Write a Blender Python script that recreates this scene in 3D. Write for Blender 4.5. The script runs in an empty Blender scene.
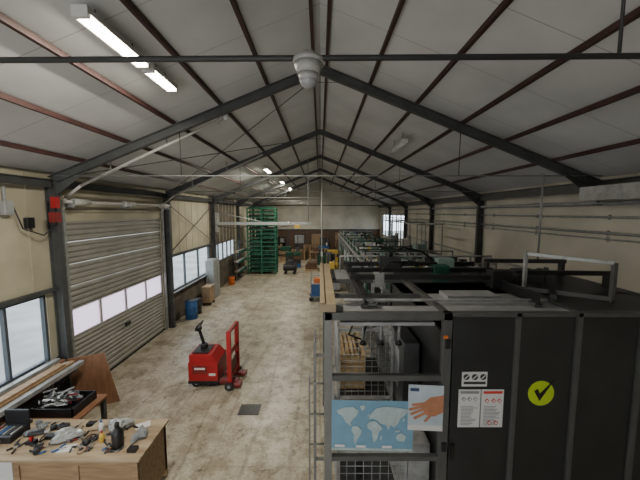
import bpy, bmesh, math, random
from mathutils import Vector, Matrix
random.seed(7)
D=bpy.data
# ------------------------------------------------------------ materials
def mat(name,col,rough=0.6,metal=0.0,noise=0.0,nscale=4.0,col2=None,bump=0.0,emit=None,es=0.0,coat=0):
    m=D.materials.new(name); m.use_nodes=True
    nt=m.node_tree; b=nt.nodes['Principled BSDF']
    b.inputs['Base Color'].default_value=(*col,1); b.inputs['Roughness'].default_value=rough
    b.inputs['Metallic'].default_value=metal
    if coat: b.inputs['Coat Weight'].default_value=coat
    if noise>0 or col2:
        tc=nt.nodes.new('ShaderNodeTexCoord'); n=nt.nodes.new('ShaderNodeTexNoise')
        n.inputs['Scale'].default_value=nscale; n.inputs['Detail'].default_value=6
        r=nt.nodes.new('ShaderNodeValToRGB')
        c2=col2 if col2 else tuple(max(0,c*(1-noise)) for c in col)
        r.color_ramp.elements[0].position=.35; r.color_ramp.elements[1].position=.68
        r.color_ramp.elements[0].color=(*c2,1); r.color_ramp.elements[1].color=(*col,1)
        nt.links.new(tc.outputs['Object'],n.inputs['Vector']); nt.links.new(n.outputs['Fac'],r.inputs['Fac'])
        nt.links.new(r.outputs['Color'],b.inputs['Base Color'])
        if bump>0:
            bp=nt.nodes.new('ShaderNodeBump'); bp.inputs['Strength'].default_value=bump
            nt.links.new(n.outputs['Fac'],bp.inputs['Height']); nt.links.new(bp.outputs['Normal'],b.inputs['Normal'])
    if emit:
        b.inputs['Emission Color'].default_value=(*emit,1); b.inputs['Emission Strength'].default_value=es
    return m
def wood(name,c1,c2,scale=3.0,axis=0):
    m=D.materials.new(name); m.use_nodes=True; nt=m.node_tree; b=nt.nodes['Principled BSDF']
    b.inputs['Roughness'].default_value=.65
    tc=nt.nodes.new('ShaderNodeTexCoord'); mp=nt.nodes.new('ShaderNodeMapping')
    s=[8,8,8]; s[axis]=1.0; mp.inputs['Scale'].default_value=s
    n=nt.nodes.new('ShaderNodeTexNoise'); n.inputs['Scale'].default_value=scale; n.inputs['Detail'].default_value=5
    r=nt.nodes.new('ShaderNodeValToRGB'); r.color_ramp.elements[0].color=(*c2,1); r.color_ramp.elements[1].color=(*c1,1)
    r.color_ramp.elements[0].position=.35; r.color_ramp.elements[1].position=.65
    L=nt.links.new
    L(tc.outputs['Object'],mp.inputs['Vector']); L(mp.outputs[0],n.inputs['Vector']); L(n.outputs['Fac'],r.inputs['Fac']); L(r.outputs[0],b.inputs['Base Color'])
    return m
STEEL=mat('steel_paint_grey',(.085,.09,.088),.5,.2,.35,3)
STEELD=mat('steel_dark',(.025,.026,.026),.55,.1,.3,5)
STEELL=mat('steel_light_grey',(.36,.37,.37),.45,.2,.25,5)
ALU=mat('aluminium_profile',(.48,.49,.48),.4,.4,.2,6)
GALV=mat('galvanised',(.36,.37,.36),.45,.3,.3,8)
PIPEW=mat('pale_grey_paint',(.52,.51,.48),.5,0,.15,6)
PURL=mat('purlin_red_oxide',(.07,.028,.024),.6,0,.4,5)
CREAM=mat('cream_cladding',(.49,.45,.33),.7,0,.3,1.0)
CREAMR=mat('cream_wall_paint',(.65,.61,.51),.75,0,.3,.7)
BROWN=mat('brown_brick',(.15,.085,.05),.8,0,.4,6)
PLINTH=mat('grey_brown_plinth',(.15,.125,.095),.8,0,.55,2.5)
DARK=mat('dark_machine_grey',(.05,.053,.053),.45,.3,.25,4)
PANEL=mat('enclosure_panel_grey',(.030,.032,.031),.45,.1,.3,2.5)
FRAME=mat('enclosure_frame_grey',(.10,.102,.096),.45,.2,.2,5)
BLACK=mat('black_plastic',(.010,.010,.011),.45)
RUB=mat('rubber',(.02,.02,.02),.8)
RED=mat('red_paint',(.42,.015,.018),.38,0,.25,6)
REDD=mat('dark_red_paint',(.20,.02,.018),.45,0,.25,6)
BLUE=mat('blue_paint',(.03,.12,.32),.45,0,.2,6)
GREEN=mat('green_plastic',(.02,.16,.085),.5,0,.3,3)
GREEND=mat('dark_green_plastic',(.01,.075,.045),.55,0,.3,3)
BELT=mat('green_belt',(.05,.12,.085),.6,0,.3,3)
YEL=mat('yellow_paint',(.55,.37,.06),.5)
ORG=mat('orange_paint',(.65,.17,.03),.45)
WHITE=mat('white_plastic',(.60,.60,.58),.5)
CAMW=mat('aged_grey_plastic',(.32,.32,.30),.5)
PAPER=mat('paper',(.62,.62,.60),.7)
PLY=wood('plywood',(.33,.22,.12),(.22,.14,.075),2.5,0)
PLYB=wood('plywood_birch_worn',(.40,.32,.21),(.24,.17,.10),1.6,0)
PINE=wood('pine',(.50,.36,.19),(.36,.24,.12),3,1)
BRPLY=wood('brown_hardboard',(.25,.12,.06),(.17,.08,.04),3,2)
CARD=mat('cardboard',(.36,.25,.15),.8,0,.2,4)
TAN=mat('tan_panel',(.36,.28,.17),.6,0,.2,3)
TEAL=mat('pale_teal_machine',(.24,.35,.31),.5,0,.2,3)
TUBE=mat('fluorescent_tube',(1,1,1),.4,emit=(1,.93,.74),es=34)
TUBEOFF=mat('fluorescent_tube_off',(.8,.82,.82),.3)
DOORM=mat('sectional_door_steel',(.37,.36,.32),.5,.1,.2,2)

def floor_mat():
    m=D.materials.new('worn_concrete'); m.use_nodes=True; nt=m.node_tree; b=nt.nodes['Principled BSDF']; L=nt.links.new
    tc=nt.nodes.new('ShaderNodeTexCoord')
    def noise(s,d=8,r=.6,dist=0):
        n=nt.nodes.new('ShaderNodeTexNoise'); n.inputs['Scale'].default_value=s; n.inputs['Detail'].default_value=d
        n.inputs['Roughness'].default_value=r; n.inputs['Distortion'].default_value=dist
        L(tc.outputs['Object'],n.inputs['Vector']); return n
    def ramp(a,p0,c0,p1,c1):
        r=nt.nodes.new('ShaderNodeValToRGB'); r.color_ramp.elements[0].position=p0; r.color_ramp.elements[1].position=p1
        r.color_ramp.elements[0].color=(*c0,1); r.color_ramp.elements[1].color=(*c1,1); L(a,r.inputs['Fac']); return r
    n1=noise(.55,8,.6,.2); r1=ramp(n1.outputs['Fac'],.35,(.42,.375,.28),.65,(.55,.51,.41))
    n2=noise(2.0,10,.8,.3); r2=ramp(n2.outputs['Fac'],.43,(.46,.42,.34),.55,(1,1,1))
    n3=noise(18,6,.8); r3=ramp(n3.outputs['Fac'],.38,(.56,.53,.48),.55,(1,1,1))
    n4=noise(5,4,.6); r4=ramp(n4.outputs['Fac'],.61,(1,1,1),.66,(.45,.41,.35))
    n5=noise(.9,5,.7,.8); r5=ramp(n5.outputs['Fac'],.54,(1,1,1),.66,(.64,.60,.53))
    def mul(a,c,f=1):
        x=nt.nodes.new('ShaderNodeMix'); x.data_type='RGBA'; x.blend_type='MULTIPLY'; x.inputs[0].default_value=f
        L(a,x.inputs[6]); L(c,x.inputs[7]); return x.outputs[2]
    c=mul(mul(mul(mul(r1.outputs[0],r2.outputs[0],.7),r3.outputs[0],.65),r4.outputs[0],.8),r5.outputs[0],.9)
    mp=nt.nodes.new('ShaderNodeMapping'); mp.inputs['Scale'].default_value=(1,.22,1); L(tc.outputs['Object'],mp.inputs['Vector'])
    wv=nt.nodes.new('ShaderNodeTexWave'); wv.inputs['Scale'].default_value=.55; wv.inputs['Distortion'].default_value=6; wv.inputs['Detail'].default_value=1.5; L(mp.outputs[0],wv.inputs['Vector'])
    r6=ramp(wv.outputs['Fac'],.0,(.6,.57,.53),.035,(1,1,1)); c=mul(c,r6.outputs[0],.5)
    br=nt.nodes.new('ShaderNodeTexBrick'); br.offset=0; br.inputs['Scale'].default_value=1
    br.inputs['Brick Width'].default_value=4.6; br.inputs['Row Height'].default_value=4.6; br.inputs['Mortar Size'].default_value=.01
    br.inputs['Color1'].default_value=(1,1,1,1); br.inputs['Color2'].default_value=(.97,.97,.97,1); br.inputs['Mortar'].default_value=(.5,.48,.45,1)
    L(tc.outputs['Object'],br.inputs['Vector']); c=mul(c,br.outputs['Color'],.4)
    L(c,b.inputs['Base Color'])
    rr=ramp(n2.outputs['Fac'],.35,(.5,.5,.5),.65,(.27,.27,.27)); L(rr.outputs[0],b.inputs['Roughness'])
    bp=nt.nodes.new('ShaderNodeBump'); bp.inputs['Strength'].default_value=.12; L(n3.outputs['Fac'],bp.inputs['Height']); L(bp.outputs[0],b.inputs['Normal'])
    return m
FLOOR=floor_mat()
def roof_mat():
    m=D.materials.new('insulated_roof_panel'); m.use_nodes=True; nt=m.node_tree; b=nt.nodes['Principled BSDF']; L=nt.links.new
    b.inputs['Roughness'].default_value=.45
    tc=nt.nodes.new('ShaderNodeTexCoord'); n=nt.nodes.new('ShaderNodeTexNoise'); n.inputs['Scale'].default_value=.7; n.inputs['Detail'].default_value=6
    L(tc.outputs['Object'],n.inputs['Vector'])
    r=nt.nodes.new('ShaderNodeValToRGB'); r.color_ramp.elements[0].position=.3; r.color_ramp.elements[1].position=.7
    r.color_ramp.elements[0].color=(.50,.51,.51,1); r.color_ramp.elements[1].color=(.69,.70,.70,1); L(n.outputs['Fac'],r.inputs['Fac'])
    sp=nt.nodes.new('ShaderNodeSeparateXYZ'); L(tc.outputs['Object'],sp.inputs[0])
    d=nt.nodes.new('ShaderNodeMath'); d.operation='DIVIDE'; d.inputs[1].default_value=1.15; L(sp.outputs[1],d.inputs[0])
    f=nt.nodes.new('ShaderNodeMath'); f.operation='FRACT'; L(d.outputs[0],f.inputs[0])
    lt=nt.nodes.new('ShaderNodeMath'); lt.operation='LESS_THAN'; lt.inputs[1].default_value=.012; L(f.outputs[0],lt.inputs[0])
    x=nt.nodes.new('ShaderNodeMix'); x.data_type='RGBA'; L(lt.outputs[0],x.inputs[0]); L(r.outputs[0],x.inputs[6]); x.inputs[7].default_value=(.4,.4,.4,1)
    L(x.outputs[2],b.inputs['Base Color']); return m
ROOF=roof_mat()
def glass_mat(name,tint,a=.85):
    m=D.materials.new(name); m.use_nodes=True; nt=m.node_tree; nt.nodes.clear(); L=nt.links.new
    o=nt.nodes.new('ShaderNodeOutputMaterial'); mx=nt.nodes.new('ShaderNodeMixShader'); t=nt.nodes.new('ShaderNodeBsdfTransparent')
    g=nt.nodes.new('ShaderNodeBsdfGlossy'); g.inputs['Roughness'].default_value=.05; t.inputs[0].default_value=(*tint,1); mx.inputs[0].default_value=1-a
    L(t.outputs[0],mx.inputs[1]); L(g.outputs[0],mx.inputs[2]); L(mx.outputs[0],o.inputs[0]); return m
def transl(name,tint):
    m=D.materials.new(name); m.use_nodes=True; nt=m.node_tree; nt.nodes.clear(); L=nt.links.new
    o=nt.nodes.new('ShaderNodeOutputMaterial'); mx=nt.nodes.new('ShaderNodeMixShader'); t=nt.nodes.new('ShaderNodeBsdfTranslucent')
    g=nt.nodes.new('ShaderNodeBsdfTransparent'); t.inputs[0].default_value=(*tint,1); g.inputs[0].default_value=(*tint,1); mx.inputs[0].default_value=.35
    L(t.outputs[0],mx.inputs[1]); L(g.outputs[0],mx.inputs[2]); L(mx.outputs[0],o.inputs[0]); return m
GLASS=glass_mat('window_glass',(.90,.95,.98),.93)
ACRYL=transl('acrylic_door_window',(.80,.73,.82))

# ------------------------------------------------------------ builder
class B:
    def __init__(s,name): s.name=name; s.bm=bmesh.new(); s.m=[]
    def mi(s,m):
        if m not in s.m: s.m.append(m)
        return s.m.index(m)
    def _fin(s,verts,M,m,smooth=False):
        bmesh.ops.transform(s.bm,matrix=M,verts=verts)
        i=s.mi(m); fs=set()
        for v in verts:
            for f in v.link_faces: fs.add(f)
        for f in fs: f.material_index=i; f.smooth=smooth
    def box(s,x0,x1,y0,y1,z0,z1,m,rot=None):
        r=bmesh.ops.create_cube(s.bm,size=1)['verts']
        M=Matrix.Translation(((x0+x1)/2,(y0+y1)/2,(z0+z1)/2))
        if rot: M=M@rot
        M=M@Matrix.Diagonal((abs(x1-x0),abs(y1-y0),abs(z1-z0),1)); s._fin(r,M,m); return s
    def bar(s,p,q,w,h,m,up=(0,0,1)):
        p=Vector(p);q=Vector(q);d=q-p;L=d.length; z=d.normalized(); u=Vector(up)
        if abs(z.dot(u))>.98: u=Vector((0,1,0))
        x=u.cross(z).normalized(); y=z.cross(x)
        R=Matrix((x,y,z)).transposed().to_4x4()
        r=bmesh.ops.create_cube(s.bm,size=1)['verts']
        s._fin(r,Matrix.Translation((p+q)/2)@R@Matrix.Diagonal((w,h,L,1)),m); return s
    def ibeam(s,p,q,w,h,m,t=.015,up=(0,0,1)):
        p=Vector(p);q=Vector(q);z=(q-p).normalized();u=Vector(up)
        if abs(z.dot(u))>.98: u=Vector((1,0,0))
        x=u.cross(z).normalized(); y=z.cross(x)
        s.bar(p,q,t,h,m,up); o=y*(h/2)
        s.bar(p+o,q+o,w,t,m,up); s.bar(p-o,q-o,w,t,m,up); return s
    def cyl(s,p,q,r,m,seg=14,r2=None,smooth=True):
        p=Vector(p);q=Vector(q);d=q-p
        R=d.to_track_quat('Z','Y').to_matrix().to_4x4()
        v=bmesh.ops.create_cone(s.bm,cap_ends=True,segments=seg,radius1=r,radius2=r if r2 is None else r2,depth=d.length)['verts']
        s._fin(v,Matrix.Translation((p+q)/2)@R,m,smooth)
        for vv in v:
            for f in vv.link_faces:
                if len(f.verts)>4: f.smooth=False
        return s
    def ball(s,c,r,m,sc=(1,1,1),seg=14):
        v=bmesh.ops.create_uvsphere(s.bm,u_segments=seg,v_segments=max(8,seg//2+2),radius=r)['verts']
        s._fin(v,Matrix.Translation(c)@Matrix.Diagonal((*sc,1)),m,True); return s
    def tube(s,pts,r,m,seg=8):
        for a,b in zip(pts[:-1],pts[1:]): s.cyl(a,b,r,m,seg)
        for a in pts[1:-1]: s.ball(a,r,m,seg=8)
        return s
    def prism(s,pts,off,m):
        off=Vector(off); a=[s.bm.verts.new(p) for p in pts]; b=[s.bm.verts.new(Vector(p)+off) for p in pts]; i=s.mi(m)
        n=len(pts); fs=[s.bm.faces.new(a[::-1]),s.bm.faces.new(b)]
        for k in range(n): fs.append(s.bm.faces.new((a[k],a[(k+1)%n],b[(k+1)%n],b[k])))
        for f in fs: f.material_index=i
        return s
    def done(s,bevel=0,loc=None,rotz=0,recalc=True):
        if recalc: bmesh.ops.recalc_face_normals(s.bm,faces=s.bm.faces)
        me=D.meshes.new(s.name); s.bm.to_mesh(me); s.bm.free()
        for m in s.m: me.materials.append(m)
        o=D.objects.new(s.name,me); bpy.context.scene.collection.objects.link(o)
        if loc: o.location=loc
        o.rotation_euler[2]=rotz
        if bevel:
            b=o.modifiers.new('bevel','BEVEL'); b.width=bevel; b.segments=2; b.limit_method='ANGLE'
        return o

XL,XR=-5.55,5.80; YB,YF=-3.0,29.0; EZ,AZ=4.85,7.07
def rz(x): return AZ+.12-(AZ-EZ)/5.65*abs(x)
FR=[1.5,6.15,10.7,15.3,19.9,24.5]
# ------------------------------------------------------------ shell
b=B('floor'); b.box(XL-.15,XR+.15,YB,YF+.15,-.12,0,FLOOR); b.done()
b=B('ground_outside'); b.box(-60,XL-.16,-40,70,-.3,-.1,mat('asphalt_paving',(.36,.36,.35),.85,0,.35,.6)); b.box(XR+.16,40,-40,70,-.3,-.1,mat('outside_paving',(.32,.32,.30),.85,0,.3,.6)); b.done()
b=B('ceiling')
for sx,xe in ((-1,XL-.3),(1,XR+.3)):
    z1=rz(xe); z0=rz(0)
    b.prism([(0,YB,z0),(xe,YB,z1),(xe,YB,z1+.1),(0,YB,z0+.1)],(0,YF-YB+.2,0),ROOF)
b.done()
b=B('trim_roof_purlins')
for x in (-.13,.13,-1.05,1.0,-2.0,1.95,-2.95,2.9,-3.9,3.8,-4.85,4.8):
    b.box(x-.026,x+.026,YB,YF,rz(x)-.075,rz(x)-.005,PURL)
b.done()
WT=.15
b=B('wall_left')
def seg(b,x,y0,y1,z0,z1,m,out=-1): b.box(x,x+out*WT,y0,y1,z0,z1,m)
top=rz(XL)
seg(b,XL,YB,2.0,0,top,CREAM); seg(b,XL,2.0,6.3,2.55,top,CREAM); seg(b,XL,2.0,6.3,0,1.15,PLINTH); seg(b,XL,5.95,6.3,1.15,2.55,CREAM)
seg(b,XL,6.3,6.45,0,2.55,CREAM); seg(b,XL,6.3,10.45,4.0,top,CREAM); seg(b,XL,6.3,6.45,2.55,4.0,CREAM)
seg(b,XL,10.45,10.9,0,top,CREAM)
seg(b,XL,10.9,15.0,2.55,top,CREAM); seg(b,XL,10.9,15.0,0,1.2,PLINTH)
seg(b,XL,15.0,15.6,0,top,PLINTH)
seg(b,XL,15.6,19.5,2.5,top,PLINTH); seg(b,XL,15.6,19.5,0,1.5,PLINTH)
seg(b,XL,19.5,YF,0,top,CREAM)
for y0,y1,z0 in ((YB,6.2,2.6),(10.9,15.1,2.6),(15.6,29,2.55)):
    y=y0+.3
    while y<y1: b.box(XL,XL+.012,y,y+.03,z0,top-.05,CREAM); y+=.6
for z in (4.2,4.7): b.box(XL,XL+.04,6.3,10.6,z,z+.05,CREAM)
b.done()
b=B('wall_back_light_blocker')  # unseen partial wall added behind the camera to cut back light; left side open
b.box(-.2,XR+.1,YB-.15,YB,0,4.9,CREAMR)
b.prism([(XL-.1,YB-.15,4.5),(XR+.1,YB-.15,4.5),(XR+.1,YB-.15,rz(XR)),(0,YB-.15,rz(0)),(XL-.1,YB-.15,rz(XL))],(0,.15,0),CREAMR)
b.done()
FRAMEW=mat('window_frame_dark',(.06,.07,.08),.5)
def window(name,x,y0,y1,z0,z1,nm,out=-1,fm=None,mz=None):
    fm=fm or FRAMEW
    b=B(name); a=x+out*.02; c=x+out*.10; t=.05
    b.box(a,c,y0,y1,z0,z0+t,fm); b.box(a,c,y0,y1,z1-t,z1,fm)
    n=nm+1
    for i in range(n+1):
        y=y0+(y1-y0)*i/n; yy=min(max(y,y0+t/2),y1-t/2); b.box(a,c,yy-t/2,yy+t/2,z0+t,z1-t,fm)
    if mz: b.box(a,c,y0,y1,mz-.02,mz+.02,fm)
    g=x+out*.06; b.box(g-.004,g+.004,y0+t,y1-t,z0+t,z1-t,GLASS)
    return b.done()
window('window_1',XL,2.0,5.95,1.15,2.55,4)
window('window_2',XL,10.9,15.0,1.2,2.55,2)
window('window_3',XL,15.6,19.5,1.5,2.5,4)
b=B('trim_window_sill'); b.box(XL,XL+.16,2.0,6.0,1.08,1.14,BLUE); b.box(XL,XL+.12,10.9,15.0,1.14,1.19,STEEL); b.done()
b=B('door_1')
y0,y1=6.46,10.44; zb=[0.02,.45,.9,1.36]
xd=XL-.03
def ribbed(z0,z1,m):
    k=max(1,int(round((z1-z0)/.125)))
    for i in range(k):
        a=z0+(z1-z0)*i/k; c=z0+(z1-z0)*(i+1)/k
        b.box(xd-.05,xd-.02,y0,y1,a,c,m)
        b.prism([(xd-.02,y0,a+.01),(xd+.018,y0,a+.045),(xd+.018,y0,c-.03),(xd-.02,y0,c-.01)],(0,y1-y0,0),m)
for i in range(3): ribbed(zb[i],zb[i+1]-.008,DOORM)
b.box(xd-.05,xd+.006,y0,y1,1.36,1.40,DOORM); b.box(xd-.05,xd+.006,y0,y1,2.0,2.04,DOORM)
for i in range(5):
    y=y0+(y1-y0)*i/4; yy=min(max(y,y0+.04),y1-.04); b.box(xd-.05,xd+.006,yy-.03,yy+.03,1.40,2.0,DOORM)
b.box(xd-.03,xd-.022,y0+.08,y1-.08,1.40,2.0,ACRYL)
z=2.04
while z<3.95: ribbed(z,z+.49,DOORM); z+=.5
b.box(xd+.006,xd+.03,y0,y1,.0,.06,RUB)
b.box(xd+.02,xd+.06,8.3,8.5,.95,1.05,BLACK)
b.done()
b=B('door_track')
for y in (6.42,10.48):
    b.bar((XL+.06,y,0),(XL+.06,y,4.25),.06,.06,GALV)
    b.tube([(XL+.06,y,4.2),(XL+.15,y,4.5),(XL+.5,y,4.76),(-1.95,y,6.16)],.032,PIPEW)
    for x in (-4.4,-3.2,-2.1): b.bar((x,y,rz(x)-.02),(x,y,rz(x)-.36),.025,.025,GALV)
b.ball((-1.95,6.42,6.16),.06,WHITE)
b.cyl((XL+.25,6.3,4.42),(XL+.25,10.6,4.42),.035,PIPEW)
for y in (6.7,8.4,10.2): b.cyl((XL+.25,y-.22,4.42),(XL+.25,y+.22,4.42),.075,PIPEW)
for y in (6.45,8.4,10.45): b.box(XL+.01,XL+.3,y-.02,y+.02,4.3,4.46,GALV)
b.done()
b=B('wall_far')
b.prism([(XL-.1,YF,2.5),(XR+.1,YF,2.5),(XR+.1,YF,rz(XR)),(0,YF,rz(0)),(XL-.1,YF,rz(XL))],(0,.15,0),CREAMR)
b.box(XL-.1,XR+.1,YF,YF+.15,0,2.5,BROWN)
b.done()
b=B('trim_far_rail'); b.box(XL,XR,YF-.08,YF,2.45,2.57,STEEL); b.box(XL,XR,YF-.06,YF,4.8,4.88,STEEL)
for x in (-3,-1.2,0.9,3.0): b.box(x-.05,x+.05,YF-.08,YF,0,2.45,STEEL)
b.done()
DD=mat('door_dark',(.05,.04,.035),.6)
b=B('door_2'); b.box(-2.55,-1.45,YF-.05,YF,0,2.15,DD); b.box(-2.45,-1.55,YF-.07,YF-.05,1.2,2.0,STEELL); b.cyl((-1.6,YF-.12,1.0),(-1.5,YF-.12,1.0),.02,GALV); b.done()
b=B('door_3'); b.box(1.4,2.6,YF-.05,YF,0,2.3,STEELD); b.box(1.45,1.98,YF-.07,YF-.05,.05,2.25,PLY); b.box(2.02,2.55,YF-.07,YF-.05,.05,2.25,PLY); b.done()
b=B('door_4'); b.box(-.9,.2,YF-.05,YF,0,2.2,DD); b.box(-.82,.12,YF-.07,YF-.05,.05,2.12,PLY); b.done()
b=B('wall_right')
b.box(XR,XR+.15,YB,20.5,0,rz(XR),CREAMR); b.box(XR,XR+.15,20.5,28,0,2.1,CREAMR); b.box(XR,XR+.15,20.5,28,4.0,rz(XR),CREAMR); b.box(XR,XR+.15,28,YF,0,rz(XR),CREAMR)
b.done()
window('window_4',XR,20.5,28,2.1,4.0,5,out=1)
b=B('trim_right_pipes')
for z,r,x in ((4.38,.045,XR-.08),(4.1,.022,XR-.05),(3.78,.028,XR-.05),(3.66,.016,XR-.04)):
    b.cyl((x,YB,z),(x,28.9,z),r,STEELL if z>4.2 else GALV,10)
for y in range(-2,29,2):
    for z in (4.38,4.1,3.78,3.66): b.box(XR-.05,XR,y-.012,y+.012,z-.05,z+.05,STEELL)
b.box(XR-.05,XR,YB,20.4,2.6,2.66,STEELL)
b.done()
b=B('trim_eave_girder')
b.ibeam((XR-.2,YB,4.72),(XR-.2,28.9,4.72),.12,.2,STEEL); b.ibeam((XL+.12,YB,4.78),(XL+.12,28.9,4.78),.1,.14,STEEL)
b.box(XR-.75,XR-.31,2.5,5.9,4.42,4.68,GALV); b.done()
for k,y in enumerate(FR):
    b=B('steel_portal_truss')
    for sx,xe in ((-1,XL+.12),(1,XR-.12)):
        zt=rz(xe)-.22
        b.ibeam((0,y,rz(0)-.21),(xe,y,zt),.11,.15,STEEL)
        b.prism([(xe,y-.008,zt-.08),(xe-sx*.8,y-.008,rz(xe-sx*.8)-.30),(xe,y-.008,zt-.36)],(0,.016,0),STEEL)
        b.box(xe-.1,xe+.1,y-.07,y+.07,zt-.40,zt-.38,STEEL)
        if not(sx==1 and k==1): b.ibeam((xe,y,0),(xe,y,zt),.12,.18,STEEL,up=(1,0,0)); b.box(xe-.12,xe+.12,y-.12,y+.12,0,.02,STEEL)
    b.prism([(-.45,y-.008,rz(.45)-.28),(.45,y-.008,rz(.45)-.28),(0,y-.008,rz(0)-.45)],(0,.016,0),STEEL)
    dz=.035 if k==0 else 0
    b.cyl((XL+.1,y,4.93-dz),(XR-.1,y,4.93+dz),.014 if k==0 else .011,STEELD if k==0 else GALV,8)
    for x in ([1.42] if k==0 else [0,-2.8,2.8]):
        b.cyl((x,y,4.93),(x,y,rz(x)-.3),.008,STEELD,6)
    b.done()
b=B('trim_brace_rods')
b.cyl((XL+.1,10.8,4.5),(XL+.1,15.2,2.7),.014,STEEL); b.cyl((XL+.1,10.8,2.7),(XL+.1,15.2,4.5),.014,STEEL)
b.bar((XL+.08,10.8,2.6),(XL+.08,15.2,2.6),.06,.08,STEEL); b.bar((XL+.08,YB,2.62),(XL+.08,6.1,2.62),.06,.08,STEEL)
b.cyl((-5.3,6.2,4.9),(-.2,10.7,6.75),.010,STEEL); b.cyl((-.2,6.2,6.75),(-5.3,10.7,4.9),.010,STEEL)
b.done()
b=B('hanging_pipe')
b.cyl((4.4,6.0,4.95),(4.4,6.0,3.2),.018,GALV); b.done()
b=B('vertical_service_pipe'); b.cyl((.12,20.3,0),(.12,20.3,rz(.12)-.14),.05,PIPEW); b.box(.06,.18,20.2,20.4,1.2,1.5,WHITE); b.done()

# ------------------------------------------------------------ lamps
def lamp(x,y0,y1,on,drop=.14,power=60):
    z=rz(x)-drop
    b=B('fluorescent_lamp')
    b.box(x-.07,x+.07,y0,y1,z,z+.05,WHITE)
    b.prism([(x-.10,y0,z-.035),(x-.07,y0,z+.0),(x+.07,y0,z),(x+.10,y0,z-.035),(x+.07,y0,z-.01),(x-.07,y0,z-.01)],(0,y1-y0,0),WHITE)
    t=TUBE if on else TUBEOFF
    for dx in (-.036,.036): b.cyl((x+dx,y0+.03,z-.035),(x+dx,y1-.03,z-.035),.026,t,10)
    b.box(x-.08,x+.08,y0-.02,y0+.02,z-.06,z+.05,WHITE); b.box(x-.08,x+.08,y1-.02,y1+.02,z-.06,z+.05,WHITE)
    for yy in (y0+.2,y1-.2): b.cyl((x,yy,z+.05),(x,yy,rz(x)),.006,STEEL,6)
    o=b.done()
    if on:
        l=D.lights.new('tube_light','AREA'); l.shape='RECTANGLE'; l.size=.16; l.size_y=y1-y0-.1; l.energy=power; l.color=(1,.93,.80)
        lo=D.objects.new('tube_light',l); bpy.context.scene.collection.objects.link(lo); lo.location=(x,(y0+y1)/2,z-.09); lo.parent=o
lamp(-2.32,3.1,4.12,True,power=130); lamp(-2.32,4.25,4.9,True,power=60)
lamp(-2.4,13.2,14.5,True,power=190); lamp(-2.4,23.5,24.8,True,power=170); lamp(-2.4,18.5,19.8,True,power=130)  # last lamp of this row is an added one, to brighten the hall
lamp(2.2,8.0,9.3,False,drop=.28); lamp(2.15,17,18.2,False,drop=.35)
b=B('dome_security_camera')
c=(-.055,1.5)
b.cyl((c[0],c[1],4.955),(c[0],c[1],4.90),.03,CAMW); b.cyl((c[0],c[1],4.922),(c[0],c[1],4.90),.074,CAMW,28)
b.cyl((c[0],c[1],4.855),(c[0],c[1],4.90),.054,CAMW,28,r2=.068); b.cyl((c[0],c[1],4.825),(c[0],c[1],4.855),.044,CAMW,28,r2=.048)
b.ball((c[0],c[1],4.825),.041,STEELL,(1,1,.8),24)
b.done()

# ------------------------------------------------------------ pallet truck
b=B('electric_pallet_truck')
b.box(-3.15,-2.45,6.85,7.55,.10,.62,RED); b.box(-3.13,-2.62,6.87,7.5,.62,.80,RED)
b.prism([(-2.62,6.87,.62),(-2.45,6.87,.62),(-2.62,6.87,.80)],(0,.63,0),RED)
b.box(-3.16,-2.44,6.84,7.56,.10,.17,BLACK)
b.box(-3.05,-2.7,6.842,6.85,.35,.55,REDD); b.box(-2.66,-2.5,6.84,6.85,.3,.36,PAPER); b.box(-3.0,-2.75,6.838,6.846,.45,.50,PAPER)
b.box(-3.08,-2.7,6.95,7.4,.80,.83,BLACK)
b.box(-2.45,-2.0,6.92,7.10,.06,.13,REDD); b.box(-2.45,-2.0,7.30,7.48,.06,.13,REDD)
for y in (6.75,7.42): b.box(-2.19,-2.09,y,y+.07,.08,1.42,RED)
for z in (.25,.80,1.35): b.box(-2.17,-2.11,6.80,7.45,z,z+.07,RED)
b.box(-2.15,-2.13,6.8,7.45,.30,.62,REDD)
b.box(-2.22,-1.9,6.78,7.0,.05,.11,REDD); b.box(-2.22,-1.9,7.3,7.5,.05,.11,REDD)
for x,y in ((-2.98,6.9),(-2.98,7.5),(-2.15,6.74),(-2.15,7.52),(-1.95,6.9),(-2.6,6.95)):
    r=.1 if x<-2.05 else .05
    b.cyl((x,y-.035,r),(x,y+.035,r),r,RUB,20); b.cyl((x,y-.04,r),(x,y+.04,r),r*.4,STEELL,12)
b.cyl((-2.9,7.25,.80),(-2.9,7.25,.92),.09,BLACK); b.bar((-2.9,7.25,.88),(-3.04,7.3,1.28),.06,.05,BLACK)
b.box(-3.11,-2.99,7.23,7.37,1.24,1.33,BLACK)
b.tube([(-3.06,7.3,1.28),(-3.06,7.14,1.32),(-3.0,7.12,1.43),(-2.98,7.3,1.45),(-3.0,7.48,1.43),(-3.06,7.46,1.32),(-3.06,7.3,1.28)],.018,BLACK)
b.done(.008)
b=B('floor_drain_grate')
b.box(-1.72,-1.28,5.87,6.22,0,.006,BLACK)
for i in range(9): b.box(-1.70+i*.048,-1.68+i*.048,5.88,6.21,.006,.012,DARK)
b.done()

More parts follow.
